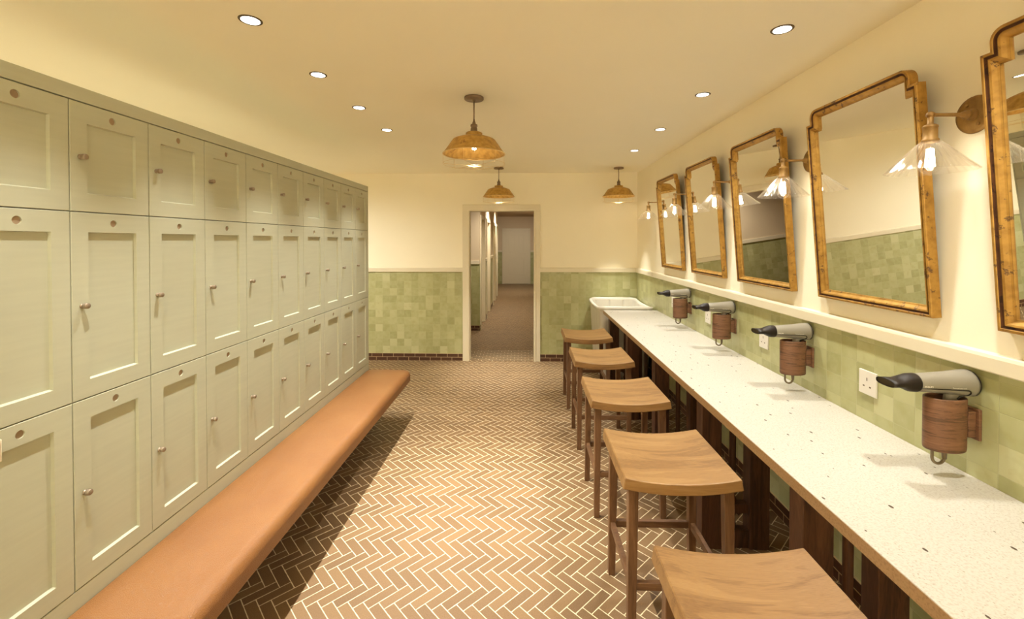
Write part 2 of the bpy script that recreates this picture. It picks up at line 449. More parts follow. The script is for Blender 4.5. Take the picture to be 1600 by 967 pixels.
def spot(name, loc, energy, size=70, blend=0.6, color=None, rad=0.03, aim=None, parent=None):
    l = bpy.data.lights.new(name, 'SPOT'); l.energy = energy; l.spot_size = R(size); l.spot_blend = blend
    l.color = color or LCOL; l.shadow_soft_size = rad
    o = bpy.data.objects.new(name, l); COL.objects.link(o); o.location = loc
    if parent is not None: o.parent = parent
    d = Vector(aim) if aim else Vector((0, 0, -1))
    o.rotation_euler = d.to_track_quat('-Z', 'Y').to_euler()
    return o

# ================================================================== ROOM SHELL
WT = 0.12
# floor
mb = MB(); mb.box(XL_WALL, XR + 0.02, Y_FRONT, YB, -0.08, 0.0)
structure('floor', mb, MAT['floor'], 'herringbone floor of brown brick pavers with pale mortar lines')
mb = MB(); mb.box(-2.7, 0.6, YB, 6.56, -0.08, 0.0)
structure('floor_threshold', mb, MAT['threshold'], 'strip of straight laid brown bricks just inside the doorway')
mb = MB(); mb.box(-2.7, 0.6, 6.56, 16.85, -0.08, 0.0)
structure('floor_corridor', mb, MAT['floor'], 'herringbone brick floor running down the dim corridor')
mb = MB(); mb.box(XL_WALL, XR + 0.02, Y_FRONT, YB + WT, CEIL, CEIL + 0.08)
structure('ceiling', mb, MAT['ceiling'], 'flat cream painted ceiling with recessed downlights')
mb = MB(); mb.box(-2.7, 0.6, YB + WT, 16.85, CEIL, CEIL + 0.08)
structure('ceiling_corridor', mb, MAT['corr_ceiling'], 'flat ceiling of the dim corridor')

DX0, DX1, DTOP = -0.753, 0.128, 2.059      # doorway opening
def wall_x(name, x0, x1, y0, y1, label, zb=0.0, tile='tile_x', upper='plaster'):
    mb = MB()
    for a, b in ((x0, x1),) if not isinstance(x0, list) else zip(x0, x1):
        mb.box(a, b, y0, y1, zb, DADO, MAT[tile]); mb.box(a, b, y0, y1, DADO, CEIL, MAT[upper])
    return mb
mb = MB()
for a, b in ((XL_WALL, DX0 - 0.02), (DX1 + 0.02, XR + WT)):
    mb.box(a, b, YB, YB + WT, 0, DADO, MAT['tile_x']); mb.box(a, b, YB, YB + WT, DADO, CEIL, MAT['plaster'])
mb.box(DX0 - 0.02, DX1 + 0.02, YB, YB + WT, DTOP + 0.02, CEIL, MAT['plaster'])
structure('wall_back', mb, None, 'end wall with green tiled dado, cream plaster and a doorway')
mb = MB(); mb.box(XR, XR + WT, Y_FRONT, YB, 0, DADO, MAT['tile_y']); mb.box(XR, XR + WT, Y_FRONT, YB, DADO, CEIL, MAT['plaster'])
structure('wall_right', mb, None, 'long wall with green tiled dado under cream plaster behind the mirrors')
mb = MB(); mb.box(XL_WALL - WT, XL_WALL, Y_FRONT, YB, 0, CEIL, MAT['plaster'])
structure('wall_left', mb, None, 'cream wall hidden beyond the sage lockers')
mb = MB(); mb.box(XL_WALL - WT, XR + WT, Y_FRONT - WT, Y_FRONT, 0, CEIL)
structure('wall_front', mb, MAT['plaster'], 'cream wall behind the viewpoint')

# brick skirtings
def skirt(name, x0, x1, y0, y1, mat, label):
    mb = MB(); mb.box(x0, x1, y0, y1, 0, 0.1); structure(name, mb, MAT[mat], label)
skirt('baseboard_back_left', XL_WALL, DX0 - 0.095, YB - 0.008, YB, 'skirt_x', 'two courses of dark brown brick skirting between lockers and doorway')
skirt('baseboard_back_right', DX1 + 0.088, XR, YB - 0.008, YB, 'skirt_x', 'two courses of dark brown brick skirting between doorway and tub')
skirt('baseboard_right', XR - 0.008, XR, Y_FRONT, YB - 0.008, 'skirt_y', 'dark brown brick skirting under the long counter')

# chair rails: a square lip with a slightly sloping top
def rail_x(name, x0, x1, label):
    mb = MB(); y = YB
    prof = [(0, 1.226), (-0.018, 1.226), (-0.020, 1.230), (-0.020, 1.276), (-0.016, 1.284), (0, 1.288)]
    rings = [[(x, y + a, z) for a, z in prof] for x in (x0, x1)]
    mb.loops(rings, MAT['trim'], False, True, True); structure(name, mb, None, label)
rail_x('trim_2', XL_WALL, DX0 - 0.09, 'cream chair rail on the end wall beside the lockers')
rail_x('trim_3', DX1 + 0.085, XR - 0.02, 'cream chair rail on the end wall above the tub')
mb = MB()
prof = [(0, 1.226), (-0.020, 1.226), (-0.022, 1.230), (-0.022, 1.274), (-0.018, 1.284), (0, 1.290)]
mb.loops([[(XR + a, y, z) for a, z in prof] for y in (Y_FRONT, YB)], MAT['trim'], False, True, True)
structure('trim_4', mb, None, 'long cream chair rail under the row of gilt mirrors')

# doorway casing
mb = MB()
CA = 0.096
mb.box(DX0 - CA, DX0, YB - 0.02, YB + WT + 0.015, 0, DTOP, MAT['trim'], 0.003)
mb.box(DX1, DX1 + CA - 0.008, YB - 0.02, YB + WT + 0.015, 0, DTOP, MAT['trim'], 0.003)
mb.box(DX0 - CA, DX1 + CA - 0.008, YB - 0.02, YB + WT + 0.015, DTOP, DTOP + 0.09, MAT['trim'], 0.003)
# raised inner bead
mb.box(DX0 - 0.030, DX0 - 0.006, YB - 0.027, YB - 0.018, 0, DTOP + 0.006, MAT['trim'], 0.003)
mb.box(DX1 + 0.006, DX1 + 0.030, YB - 0.027, YB - 0.018, 0, DTOP + 0.006, MAT['trim'], 0.003)
mb.box(DX0 - 0.030, DX1 + 0.030, YB - 0.027, YB - 0.018, DTOP + 0.006, DTOP + 0.030, MAT['trim'], 0.003)
structure('trim_1', mb, None, 'plain cream casing around the open doorway in the end wall')

# ================================================================== CORRIDOR
XC, XCR, YE = -0.820, 0.370, 16.70
doors = [(8.10, 8.86), (9.36, 10.16), (11.24, 12.02), (12.36, 12.98)]
mb = MB(); edges = [8.03] + [v for d in doors for v in (d[0] - 0.015, d[1] + 0.015)] + [13.10]
for a, b in zip(edges[0::2], edges[1::2]):
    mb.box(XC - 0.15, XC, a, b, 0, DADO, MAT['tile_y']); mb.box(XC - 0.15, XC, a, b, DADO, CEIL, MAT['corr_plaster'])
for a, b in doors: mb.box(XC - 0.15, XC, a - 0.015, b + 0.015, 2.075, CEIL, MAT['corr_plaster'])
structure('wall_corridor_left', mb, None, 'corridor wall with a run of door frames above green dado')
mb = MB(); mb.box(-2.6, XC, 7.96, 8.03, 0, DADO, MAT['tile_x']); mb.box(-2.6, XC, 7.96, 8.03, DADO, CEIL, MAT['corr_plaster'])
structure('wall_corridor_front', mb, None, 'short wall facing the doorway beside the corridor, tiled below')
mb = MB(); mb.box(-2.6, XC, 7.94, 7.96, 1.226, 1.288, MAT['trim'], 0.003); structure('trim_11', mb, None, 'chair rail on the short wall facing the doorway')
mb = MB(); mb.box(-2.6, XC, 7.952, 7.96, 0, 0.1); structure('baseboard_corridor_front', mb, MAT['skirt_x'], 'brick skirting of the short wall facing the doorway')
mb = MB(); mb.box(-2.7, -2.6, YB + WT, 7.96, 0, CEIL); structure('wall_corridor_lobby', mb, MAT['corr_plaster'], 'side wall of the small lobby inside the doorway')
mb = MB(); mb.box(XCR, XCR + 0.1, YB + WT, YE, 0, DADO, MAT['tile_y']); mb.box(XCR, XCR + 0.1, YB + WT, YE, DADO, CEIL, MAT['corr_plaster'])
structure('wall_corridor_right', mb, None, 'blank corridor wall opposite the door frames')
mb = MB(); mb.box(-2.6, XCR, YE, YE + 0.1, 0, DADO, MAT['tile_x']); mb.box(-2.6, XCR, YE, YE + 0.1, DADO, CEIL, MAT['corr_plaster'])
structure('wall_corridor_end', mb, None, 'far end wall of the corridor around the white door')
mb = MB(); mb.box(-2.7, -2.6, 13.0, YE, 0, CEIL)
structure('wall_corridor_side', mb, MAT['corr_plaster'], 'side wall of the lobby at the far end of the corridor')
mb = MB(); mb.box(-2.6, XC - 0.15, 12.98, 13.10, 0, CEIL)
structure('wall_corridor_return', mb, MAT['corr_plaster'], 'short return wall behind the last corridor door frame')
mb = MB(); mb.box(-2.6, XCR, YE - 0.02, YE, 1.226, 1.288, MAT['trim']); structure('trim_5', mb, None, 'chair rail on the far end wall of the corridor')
for k, (a, b) in enumerate(zip(edges[0::2], edges[1::2])):
    mb = MB(); mb.box(XC, XC + 0.022, a, b - (0.0 if k == 4 else 0.06), 1.226, 1.288, MAT['trim'], 0.003)
    structure('trim_%d' % (6 + k), mb, None, 'short run of chair rail between corridor doors, run %s' % ['next to the opening', 'second along', 'third along', 'fourth along', 'last along'][k])
    mb = MB(); mb.box(XC, XC + 0.008, a, b - (0.0 if k == 4 else 0.06), 0, 0.1)
    structure('baseboard_corridor_%d' % (k + 1), mb, MAT['skirt_y'], 'dark brick skirting along the corridor wall, run %s' % ['next to the opening', 'second along', 'third along', 'fourth along', 'last along'][k])
for k, (a, b) in enumerate(doors):
    t = obj('door_%d' % (k + 2), MB().box(XC - 0.115, XC - 0.085, a, b, 0.0, 2.06, MAT['trim'], 0.002))
    t['kind'] = 'structure'; t['category'] = 'door'
    t['label'] = 'cream door recessed in the corridor wall, %s from the opening' % ['first', 'second', 'third', 'fourth'][k]
    mb = MB()
    mb.box(XC - 0.15, XC + 0.022, a - 0.07, a, 0, 2.06, MAT['trim'], 0.003)
    mb.box(XC - 0.15, XC + 0.022, b, b + 0.07, 0, 2.06, MAT['trim'], 0.003)
    mb.box(XC - 0.15, XC + 0.022, a - 0.07, b + 0.07, 2.06, 2.135, MAT['trim'], 0.003)
    obj('door_frame', mb, None, t)

# panelled door at the far end
EX0, EX1, EZ = -0.772, 0.146, 2.05
def door_leaf():
    mb = MB(); y0, y1 = YE - 0.035, YE - 0.005
    xm = (EX0 + EX1) / 2
    xs = [(EX0 + 0.12, xm - 0.055), (xm + 0.055, EX1 - 0.12)]
    zs = [(0.34, 1.02), (1.16, 1.93)]
    mb.box(EX0, EX1, y0 + 0.012, y1, 0.005, EZ)
    for a, b in ((EX0, EX0 + 0.12), (xm - 0.055, xm + 0.055), (EX1 - 0.12, EX1)): mb.box(a, b, y0, y0 + 0.014, 0.005, EZ, None, 0.002)
    for a, b in ((0.005, 0.34), (1.02, 1.16), (1.93, EZ)):
        for x0, x1 in xs: mb.box(x0, x1, y0, y0 + 0.014, a, b, None, 0.002)
    for x0, x1 in xs:
        for z0, z1 in zs: mb.box(x0 + 0.05, x1 - 0.05, y0 + 0.004, y0 + 0.014, z0 + 0.05, z1 - 0.05, None, 0.004)
    return mb
d1 = obj('door_1', door_leaf(), MAT['trim']); d1['kind'] = 'structure'; d1['category'] = 'door'
d1['label'] = 'white panelled door at the far end of the corridor'
mb = MB()
mb.box(EX0 - 0.085, EX0, YE - 0.045, YE, 0, EZ, MAT['trim'], 0.004); mb.box(EX1, EX1 + 0.085, YE - 0.045, YE, 0, EZ, MAT['trim'], 0.004)
mb.box(EX0 - 0.085, EX1 + 0.085, YE - 0.045, YE, EZ, EZ + 0.085, MAT['trim'], 0.004)
obj('door_frame', mb, None, d1)

# ================================================================== LOCKERS
XLK = -1.470
LW = 0.2975
Y_END = 4.046
NCOL = 10
ROWS = [(1.750, 2.114), (1.125, 1.750), (0.503, 1.125)]
DEPTH = 0.50

def locker_door_mesh(w, h):
    """shaker door in local coords: x out of the door, y across from 0, z up from 0; panel recessed, round vent hole in the top rail"""
    mb = MB(); g = 0.0016
    y0, y1, z0, z1 = g, w - g, g, h - g
    st, tr, br = 0.056, 0.066, 0.060
    py0, py1, pz0, pz1 = y0 + st, y1 - st, z0 + br, z1 - tr
    rec, sl = 0.010, 0.0025
    X = 0.0
    b = 0.0015
    hy, hz, hr = w / 2, z1 - 0.034, 0.0125
    # outer ring (front edge eased), panel ring
    O = [(y0 + b, z0 + b), (y1 - b, z0 + b), (y1 - b, z1 - b), (y0 + b, z1 - b)]
    Bk = [(y0, z0), (y1, z0), (y1, z1), (y0, z1)]
    P = [(py0, pz0), (py1, pz0), (py1, pz1), (py0, pz1)]
    Q = [(py0 + sl, pz0 + sl * 1.6), (py1 - sl, pz0 + sl * 1.6), (py1 - sl, pz1 - sl), (py0 + sl, pz1 - sl)]
    T = lambda x, L: [(x, a, c) for a, c in L]
    mb.loops([T(X - 0.02, Bk), T(X - b, Bk), T(X, O)], None, False)
    mb.loops([T(X, P), T(X - rec, Q)], None, False)
    mb.faces(T(X - rec, Q), [(0, 1, 2, 3)])
    # three plain members of the frame
    mb.faces(T(X, [O[0], O[1], (py1, pz0), (py0, pz0)]), [(0, 1, 2, 3)])
    mb.faces(T(X, [O[1], (y1 - b, z1 - b), (py1, pz1), (py1, pz0)]), [(0, 1, 2, 3)])
    mb.faces(T(X, [(y0 + b, z1 - b), O[0], (py0, pz0), (py0, pz1)]), [(0, 1, 2, 3)])
    # top rail with the round hole: trapezoid around a circle
    n = 24
    circ = [(hy + hr * math.cos(2 * PI * i / n), hz + hr * math.sin(2 * PI * i / n)) for i in range(n)]
    poly = [(y1 - b, z1 - b), (y0 + b, z1 - b), (py0, pz1), (py1, pz1)]
    def hit(a):
        d = (math.cos(a), math.sin(a)); best = None
        for k in range(4):
            p, q = poly[k], poly[(k + 1) % 4]
            ex, ez = q[0] - p[0], q[1] - p[1]
            det = d[0] * -ez + d[1] * ex
            if abs(det) < 1e-12: continue
            rx, rz = p[0] - hy, p[1] - hz
            t = (rx * -ez + rz * ex) / det; s = (d[0] * rz - d[1] * rx) / det
            if t > 0 and -1e-9 <= s <= 1 + 1e-9 and (best is None or t < best): best = t
        return (hy + d[0] * best, hz + d[1] * best)
    angs = sorted([2 * PI * i / n for i in range(n)] + [math.atan2(p[1] - hz, p[0] - hy) % (2 * PI) for p in poly])
    cin = [(hy + hr * math.cos(a), hz + hr * math.sin(a)) for a in angs]
    cout = [hit(a) for a in angs]
    mb.loops([T(X, cin), T(X, cout)], None, False)
    mb.loops([T(X, circ), T(X - 0.005, circ)], None, True)
    return mb, (hy, hz, hr)

lock_proto = {}
def make_locker(row):
    z0, z1 = ROWS[row]; h = z1 - z0
    root = bpy.data.objects.new('locker', None); COL.objects.link(root); root.empty_display_size = 0.05
    body = MB()
    # open carcass behind the door: sides, top, bottom, back
    t = 0.008; d = DEPTH
    body.box(-d, -0.021, 0.0005, t, 0, h); body.box(-d, -0.021, LW - t, LW - 0.0005, 0, h)
    body.box(-d, -0.021, t, LW - t, 0.0005, t); body.box(-d, -0.021, t, LW - t, h - t, h - 0.0005)
    body.box(-d, -d + 0.006, t, LW - t, t, h - t)
    obj('body', body, MAT['locker'], root)
    mbd, (hy, hz, hr) = locker_door_mesh(LW, h)
    door = obj('door', mbd, MAT['locker'], root)
    disc = MB(); disc.lathe([(0.0001, 0), (hr, 0)], 24, None, Matrix.Rotation(PI / 2, 4, 'Y'))
    dd = obj('vent_disc', disc, MAT['hole'], door); dd.location = (-0.0046, hy, hz)
    kn = MB(); RY = Matrix.Rotation(PI / 2, 4, 'Y')
    kn.lathe([(0.0001, 0), (0.0085, 0), (0.0085, 0.002), (0.0065, 0.003), (0.0065, 0.008), (0.0090, 0.0095), (0.0095, 0.011), (0.0095, 0.0205), (0.0087, 0.0215), (0.0001, 0.0215)], 20, None, RY)
    k = obj('knob', kn, MAT['nickel'], door); k.location = (0.0, 0.034, h / 2)
    k['label'] = 'small round nickel knob'
    return root
ORD = ['first', 'second', 'third', 'fourth', 'fifth', 'sixth', 'seventh', 'eighth', 'ninth', 'tenth']
ROWN = ['top', 'middle', 'bottom']
for row in range(3):
    proto = make_locker(row)
    for c in range(NCOL):
        o = proto if c == 0 else copy_tree(proto)
        o.location = (XLK, Y_END - LW * (NCOL - c), ROWS[row][0])
        shape = 'short' if row == 0 else 'tall'
        if c == 0: lab = '%s sage locker cut by the picture edge, %s row' % (shape, ROWN[row])
        elif c == NCOL - 1: lab = '%s sage locker at the doorway end of the %s row' % (shape, ROWN[row])
        elif c <= 4: lab = '%s sage locker in the %s row, %s from the near end' % (shape, ROWN[row], ORD[c])
        else: lab = '%s sage locker in the %s row, %s from the doorway end' % (shape, ROWN[row], ORD[NCOL - 1 - c])
        tag(o, lab, 'locker', 'sage lockers of the %s row' % ROWN[row])
Y0L = Y_END - LW * NCOL
lk = thing('locker_surround', 'sage painted plinth, cornice board and end panel around the lockers', 'cabinet', (XLK, Y0L, 0))
mb = MB(); mb.box(-DEPTH, 0.0, 0, LW * NCOL + 0.012, 2.116, 2.164, None, 0.002); obj('top_board', mb, MAT['locker'], lk)
mb = MB(); mb.box(-DEPTH, -0.001, 0, LW * NCOL + 0.012, 0.0, 0.501, None, 0.002); obj('plinth', mb, MAT['locker'], lk)
mb = MB(); mb.box(-DEPTH, -0.0005, LW * NCOL + 0.001, LW * NCOL + 0.012, 0.501, 2.116, None, 0.001); obj('end_panel', mb, MAT['locker'], lk)

# small lock box that only just enters the picture on the first lower locker
lb = thing('lock_box', 'small cream lock box at the very edge on the lower lockers', 'lock box', (XLK + 0.0005, 1.120, 1.040))
mb = MB(); mb.box(0, 0.018, 0, 0.042, 0, 0.064, None, 0.003); obj('casing', mb, MAT['trim'], lb)
mb = MB(); mb.box(0.018, 0.0195, 0.006, 0.036, 0.008, 0.056, None, 0.0005); obj('cover_plate', mb, MAT['leather_trim'], lb)

# ================================================================== BENCH
BX0, BX1, BY0, BY1, BZ0, BZ1 = XLK + 0.001, -1.062, 1.073, 4.046, 0.332, 0.452
bench = thing('bench', 'long tan leather bench cushion fixed along the foot of the lockers', 'bench', (XLK, BY0, BZ0))
def cushion():
    mb = MB(); L = BY1 - BY0; W = BX1 - BX0; H = BZ1 - BZ0
    # cross-section in (x, z): flat against the plinth, softly rounded front
    sec = [(0, 0.006), (0.006, 0)]
    sec += [(W - 0.026, 0)]
    for i in range(1, 9):
        a = -PI / 2 + (PI / 2) * i / 8; sec.append((W - 0.026 + 0.026 * math.cos(a), 0.026 + 0.026 * math.sin(a)))
    for i in range(0, 13):
        a = (PI / 2) * i / 12; sec.append((W - 0.052 + 0.052 * math.cos(a), H - 0.056 + 0.050 * math.sin(a)))
    for i in range(1, 7):
        t = i / 6; sec.append((W - 0.052 - (W - 0.064) * t, H - 0.006 + 0.006 * math.sin(PI * t)))
    sec += [(0.004, H - 0.010), (0, H - 0.018)]
    cx, cz = W / 2, H / 2
    rings = []
    def ring(y, ins):
        return [(cx + (x - cx) * (1 - ins / (W / 2)) if x > cx else x, y, cz + (z - cz) * (1 - ins / (H / 2))) for x, z in sec]
    r = 0.038
    for i in range(0, 9):
        a = (PI / 2) * i / 8; rings.append(ring(r - r * math.sin(a) if False else r * (1 - math.sin(a)), r * (1 - math.cos(a)) if False else r * (1 - math.cos(PI / 2 - (PI / 2 - a)))))
    rings = []
    for i in range(0, 9):
        a = (PI / 2) * (1 - i / 8)      # a: 90deg at the end face, 0 where the straight run begins
        rings.append(ring(r * (1 - math.sin(a)), r * (1 - math.cos(a))))
    N = 40
    for i in range(1, N): rings.append(ring(r + (L - 2 * r) * i / N, 0))
    for i in range(0, 9):
        a = (PI / 2) * (i / 8); rings.append(ring(L - r + r * math.sin(a), r * (1 - math.cos(a))))
    mb.loops(rings, None, True, True, True)
    return mb
obj('cushion', cushion(), MAT['leather'], bench)
mb = MB(); mb.box(0.0005, 0.30, 0.06, BY1 - BY0 - 0.08, -0.02, -0.0005, None, 0.002)
obj('base_board', mb, MAT['dark_wood'], bench)
mb = MB(); mb.box(0.0005, 0.022, 0.06, BY1 - BY0 - 0.08, -BZ0 + 0.0005, -0.0205, None, 0.002)
obj('rear_support', mb, MAT['dark_wood'], bench)

# ================================================================== COUNTER
CZ, CXF, CT = 0.851, 0.912, 0.040
CY0, CY1 = 0.10, 5.060
ct = thing('counter', 'long speckled white stone counter running along the tiled wall', 'counter', (CXF, CY0, CZ - CT))
mb = MB(); mb.box(0.0006, XR - CXF - 0.001, 0.0006, CY1 - CY0, 0.0, CT, MAT['stone'], 0.0015)
obj('slab', mb, None, ct)
mb = MB(); mb.box(-0.0006, 0.0004, 0, CY1 - CY0, 0.0006, CT - 0.002); e = obj('front_edge', mb, MAT['stone_edge'], ct)  # thin strip in a darker tan than the slab
e['label'] = 'tan speckled stone edge'

# trestle panels under the counter
def make_support():
    root = bpy.data.objects.new('counter_trestle', None); COL.objects.link(root); root.empty_display_size = 0.05
    T = 0.078; zt = CZ - CT - 0.001
    X0, X1 = 0.0, 0.36      # from the front post to the back post
    mb = MB(); mb.box(0, 0.105, 0, T, 0, zt, None, 0.003); p = obj('front_post', mb, MAT['dark_wood'], root)
    mb = MB(); mb.box(0.255, X1, 0, T, 0, zt, None, 0.003); obj('back_post', mb, MAT['dark_wood'], root)
    mb = MB(); mb.box(0.105, 0.255, 0.012, T - 0.012, 0, 0.095, None, 0.003)
    obj('foot_rail', mb, MAT['dark_wood'], root)
    # carved lower rail: scalloped under-edge
    mb = MB(); pts = [(0.105, 0.235), (0.105, 0.172)]
    for s in range(3):
        x0 = 0.105 + 0.05 * s
        for i in range(1, 9):
            a = PI * i / 8; pts.append((x0 + 0.025 - 0.025 * math.cos(a), 0.172 + 0.016 * math.sin(a)))
    pts.append((0.255, 0.235))
    fr = [(x, 0.016, z) for x, z in pts]; bk = [(x, T - 0.016, z) for x, z in pts]
    mb.loops([fr, bk], None, False, True, True); obj('carved_rail', mb, MAT['dark_wood'], root)
    mb = MB(); mb.box(0.105, 0.255, 0.012, T - 0.012, zt - 0.05, zt, None, 0.003); obj('head_rail', mb, MAT['dark_wood'], root)
    # slim turned baluster between the posts
    mb = MB()
    z = 0.0
    prof = [(0.0145, 0.095), (0.0145, 0.11), (0.020, 0.122), (0.0145, 0.134), (0.0145, 0.165), (0.021, 0.18), (0.0145, 0.196), (0.018, 0.235), (0.0215, 0.255), (0.013, 0.272), (0.0165, 0.30), (0.0165, 0.62), (0.013, 0.66), (0.021, 0.68), (0.0145, 0.70), (0.0165, zt - 0.05)]
    mb.lathe(prof, 16, None, Matrix.Translation((0.180, T / 2, 0)), cap0=True, cap1=True)
    obj('baluster', mb, MAT['dark_wood'], root)
    return root
sp = make_support()
SUPL = ['at the near end', 'second from the near end', 'midway along', 'second from the tub', 'beside the white tub']
for i in range(5):
    o = sp if i == 0 else copy_tree(sp)
    o.location = (0.950, 1.500 + STEP * i, 0)
    tag(o, 'dark walnut trestle holding the counter, %s' % SUPL[i], 'trestle', 'dark trestles under the counter')

# ================================================================== STOOLS
SZ = 0.712
def make_stool():
    root = bpy.data.objects.new('bar_stool', None); COL.objects.link(root); root.empty_display_size = 0.05
    mb = MB(); W, D, th, sag = 0.46, 0.466, 0.046, 0.024
    nx = 24
    def sec(y):
        top, bot = [], []
        for i in range(nx + 1):
            t = -1 + 2 * i / nx
            x = t * W / 2; z = SZ - sag * (1 - t * t)
            nrm = Vector((-2 * sag * t / (W / 2) * 1.0, 0, 1)).normalized()
            top.append((x, y, z)); bot.append((x - nrm.x * th * 0.7, y, z - th))
        return top, bot
    rings = []
    b = 0.004
    for y, ins in ((-D / 2, b), (-D / 2 + b * 0.3, b * 0.3), (-D / 2 + b, 0), (0, 0), (D / 2 - b, 0), (D / 2 - b * 0.3, b * 0.3), (D / 2, b)):
        top, bot = sec(y)
        t2 = [(x * (1 - ins / (W / 2)), yy, z - ins) for x, yy, z in top]
        b2 = [(x * (1 - ins / (W / 2)), yy, z + ins) for x, yy, z in bot]
        # ease the two upper corners
        l = t2[0]; r = t2[-1]
        t2 = [(l[0], l[1], l[2] - b)] + [(l[0] + b, l[1], l[2] - 0.0006)] + t2[1:-1] + [(r[0] - b, r[1], r[2] - 0.0006)] + [(r[0], r[1], r[2] - b)]
        rings.append(t2 + b2[::-1])
    fs = mb.loops(rings, None, False, True, True)
    obj('seat', mb, MAT['oak_seat'], root)
    # legs: square, tapered, splayed a little
    LX, LY, sx, sy = 0.190, 0.190, 0.012, 0.022
    zt = SZ - 0.060
    for ax in (-1, 1):
        for ay in (-1, 1):
            a, c = 0.020, 0.016
            top = Vector((ax * LX, ay * LY, zt)); bot = Vector((ax * (LX + sx * 0.6), ay * (LY + sy * 0.4), 0))
            ring = lambda p, r: [(p.x - r, p.y - r, p.z), (p.x + r, p.y - r, p.z), (p.x + r, p.y + r, p.z), (p.x - r, p.y + r, p.z)]
            mb = MB()
            tr = ring(top, a)
            # head of the leg follows the underside of the curved seat
            tr = [(x, y, SZ - sag * (1 - (x / (W / 2)) ** 2) - th + 0.002) for x, y, z in tr]
            mb.hexa(ring(bot, c) + tr, None, 0.002, 1)
            obj('leg', mb, MAT['oak_leg'], root)
    def at(z): return (LX + sx * 0.6 * (1 - z / zt), LY + sy * 0.4 * (1 - z / zt))
    for z, side in ((0.255, 'f'), (0.255, 'b'), (0.255, 'l'), (0.255, 'r')):
        x, y = at(z); mb = MB(); h = 0.016
        if side == 'f': mb.box(-x + 0.015, x - 0.015, -y - 0.011, -y + 0.011, z - h, z + h, None, 0.002, 1)
        if side == 'b': mb.box(-x + 0.015, x - 0.015, y - 0.011, y + 0.011, z - h, z + h, None, 0.002, 1)
        if side == 'l': mb.box(-x - 0.011, -x + 0.011, -y + 0.015, y - 0.015, z - h, z + h, None, 0.002, 1)
        if side == 'r': mb.box(x - 0.011, x + 0.011, -y + 0.015, y - 0.015, z - h, z + h, None, 0.002, 1)
        obj('stretcher', mb, MAT['oak_rail'], root)
    return root
st = make_stool()
STL = ['wooden saddle stool at the near end, cut off by the bottom of the picture',
       'wooden saddle stool second from the near end, its four legs in view',
       'wooden saddle stool in the middle of the row of five',
       'wooden saddle stool fourth along, second from the tub',
       'wooden saddle stool at the far end, in front of the white tub']
for i in range(5):
    o = st if i == 0 else copy_tree(st)
    o.location = (0.630, 1.118 + STEP * i, 0)
    tag(o, STL[i], 'stool', 'wooden stools along the counter')

# ================================================================== MIRRORS
def frame_outline():
    """outer outline in (u across, v up), u from -0.312 to 0.312"""
    hw, sh, top, st_, r = 0.311, 0.866, 0.932, 0.030, 0.040
    pts = [(-hw, 0), (hw, 0), (hw, sh), (hw - st_, sh)]
    cx, cz = hw - st_ - r, top - r
    for i in range(0, 9):
        a = (PI / 2) * i / 8; pts.append((cx + r * math.cos(a), cz + r * math.sin(a)))
    for i in range(0, 9):
        a = PI / 2 + (PI / 2) * i / 8; pts.append((-cx + r * math.cos(a), cz + r * math.sin(a)))
    pts += [(-hw + st_, sh), (-hw, sh)]
    return pts
def inset(pts, d):
    n = len(pts); out = []
    for i in range(n):
        p0, p, p1 = Vector(pts[i - 1]), Vector(pts[i]), Vector(pts[(i + 1) % n])
        a, b = (p - p0), (p1 - p)
        if a.length < 1e-9: a = b
        a.normalize(); b.normalize()
        na, nb = Vector((-a.y, a.x)), Vector((-b.y, b.x))
        m = (na + nb); k = d / max(0.2, m.length_squared / 2) if m.length > 1e-6 else 0
        q = p + m * k / 1.0 * 1.0
        out.append((q.x, q.y))
    return out
def make_mirror():
    root = bpy.data.objects.new('wall_mirror', None); COL.objects.link(root); root.empty_display_size = 0.05
    base = frame_outline()
    # (inset, height out of the back)
    prof = [(0, 0, 0), (0, 0.032, 0), (0.002, 0.035, 0), (0.009, 0.036, 0), (0.0105, 0.0335, 1), (0.0115, 0.027, 1), (0.0170, 0.026, 1), (0.0185, 0.0285, 1), (0.0192, 0.0305, 0), (0.021, 0.031, 0), (0.026, 0.0285, 0), (0.034, 0.019, 0), (0.0385, 0.016, 0), (0.040, 0.0165, 0), (0.042, 0.010, 0)]
    rings = [[(-h, u, v) for u, v in inset(base, d)] for d, h, _ in prof]
    mb = MB(); n = len(base)
    k_g, k_d = mb.mi(MAT['gilt']), mb.mi(MAT['groove'])
    for k in range(len(rings) - 1):
        dark = prof[k][2] and prof[k + 1][2]
        mb.loops([rings[k], rings[k + 1]], MAT['groove'] if dark else MAT['gilt'], False)
    bmesh.ops.remove_doubles(mb.bm, verts=mb.bm.verts, dist=1e-5)
    fr = obj('frame', mb, None, root)
    gl = MB(); ring = inset(base, 0.0405)
    gl.faces([(-0.0105, u, v) for u, v in ring], [tuple(range(len(ring)))])
    obj('glass', gl, MAT['mirror'], root)
    bk = MB(); ring = inset(base, 0.002)
    bk.loops([[(-0.0005, u, v) for u, v in ring], [(-0.009, u, v) for u, v in ring]], None, False, True, True)
    obj('back_board', bk, MAT['dark_wood'], root)
    return root
mr = make_mirror()
MRL = ['stepped gilt mirror at the near end, cut off by the picture edge',
       'large stepped gilt mirror second from the near end, reflecting tile and cream wall',
       'stepped gilt mirror in the middle, reflecting the dark doorway',
       'stepped gilt mirror fourth along, second from the far corner',
       'small-looking stepped gilt mirror at the far corner end above the tub']
LEAN = R(4.45)
for i in range(5):
    o = mr if i == 0 else copy_tree(mr)
    yc = 1.947 + STEP * (i - 1)
    o.location = (XR - 0.001, yc, 1.372); o.rotation_euler = (0, -LEAN, 0)
    tag(o, MRL[i], 'mirror', 'gilt mirrors on the cream wall')

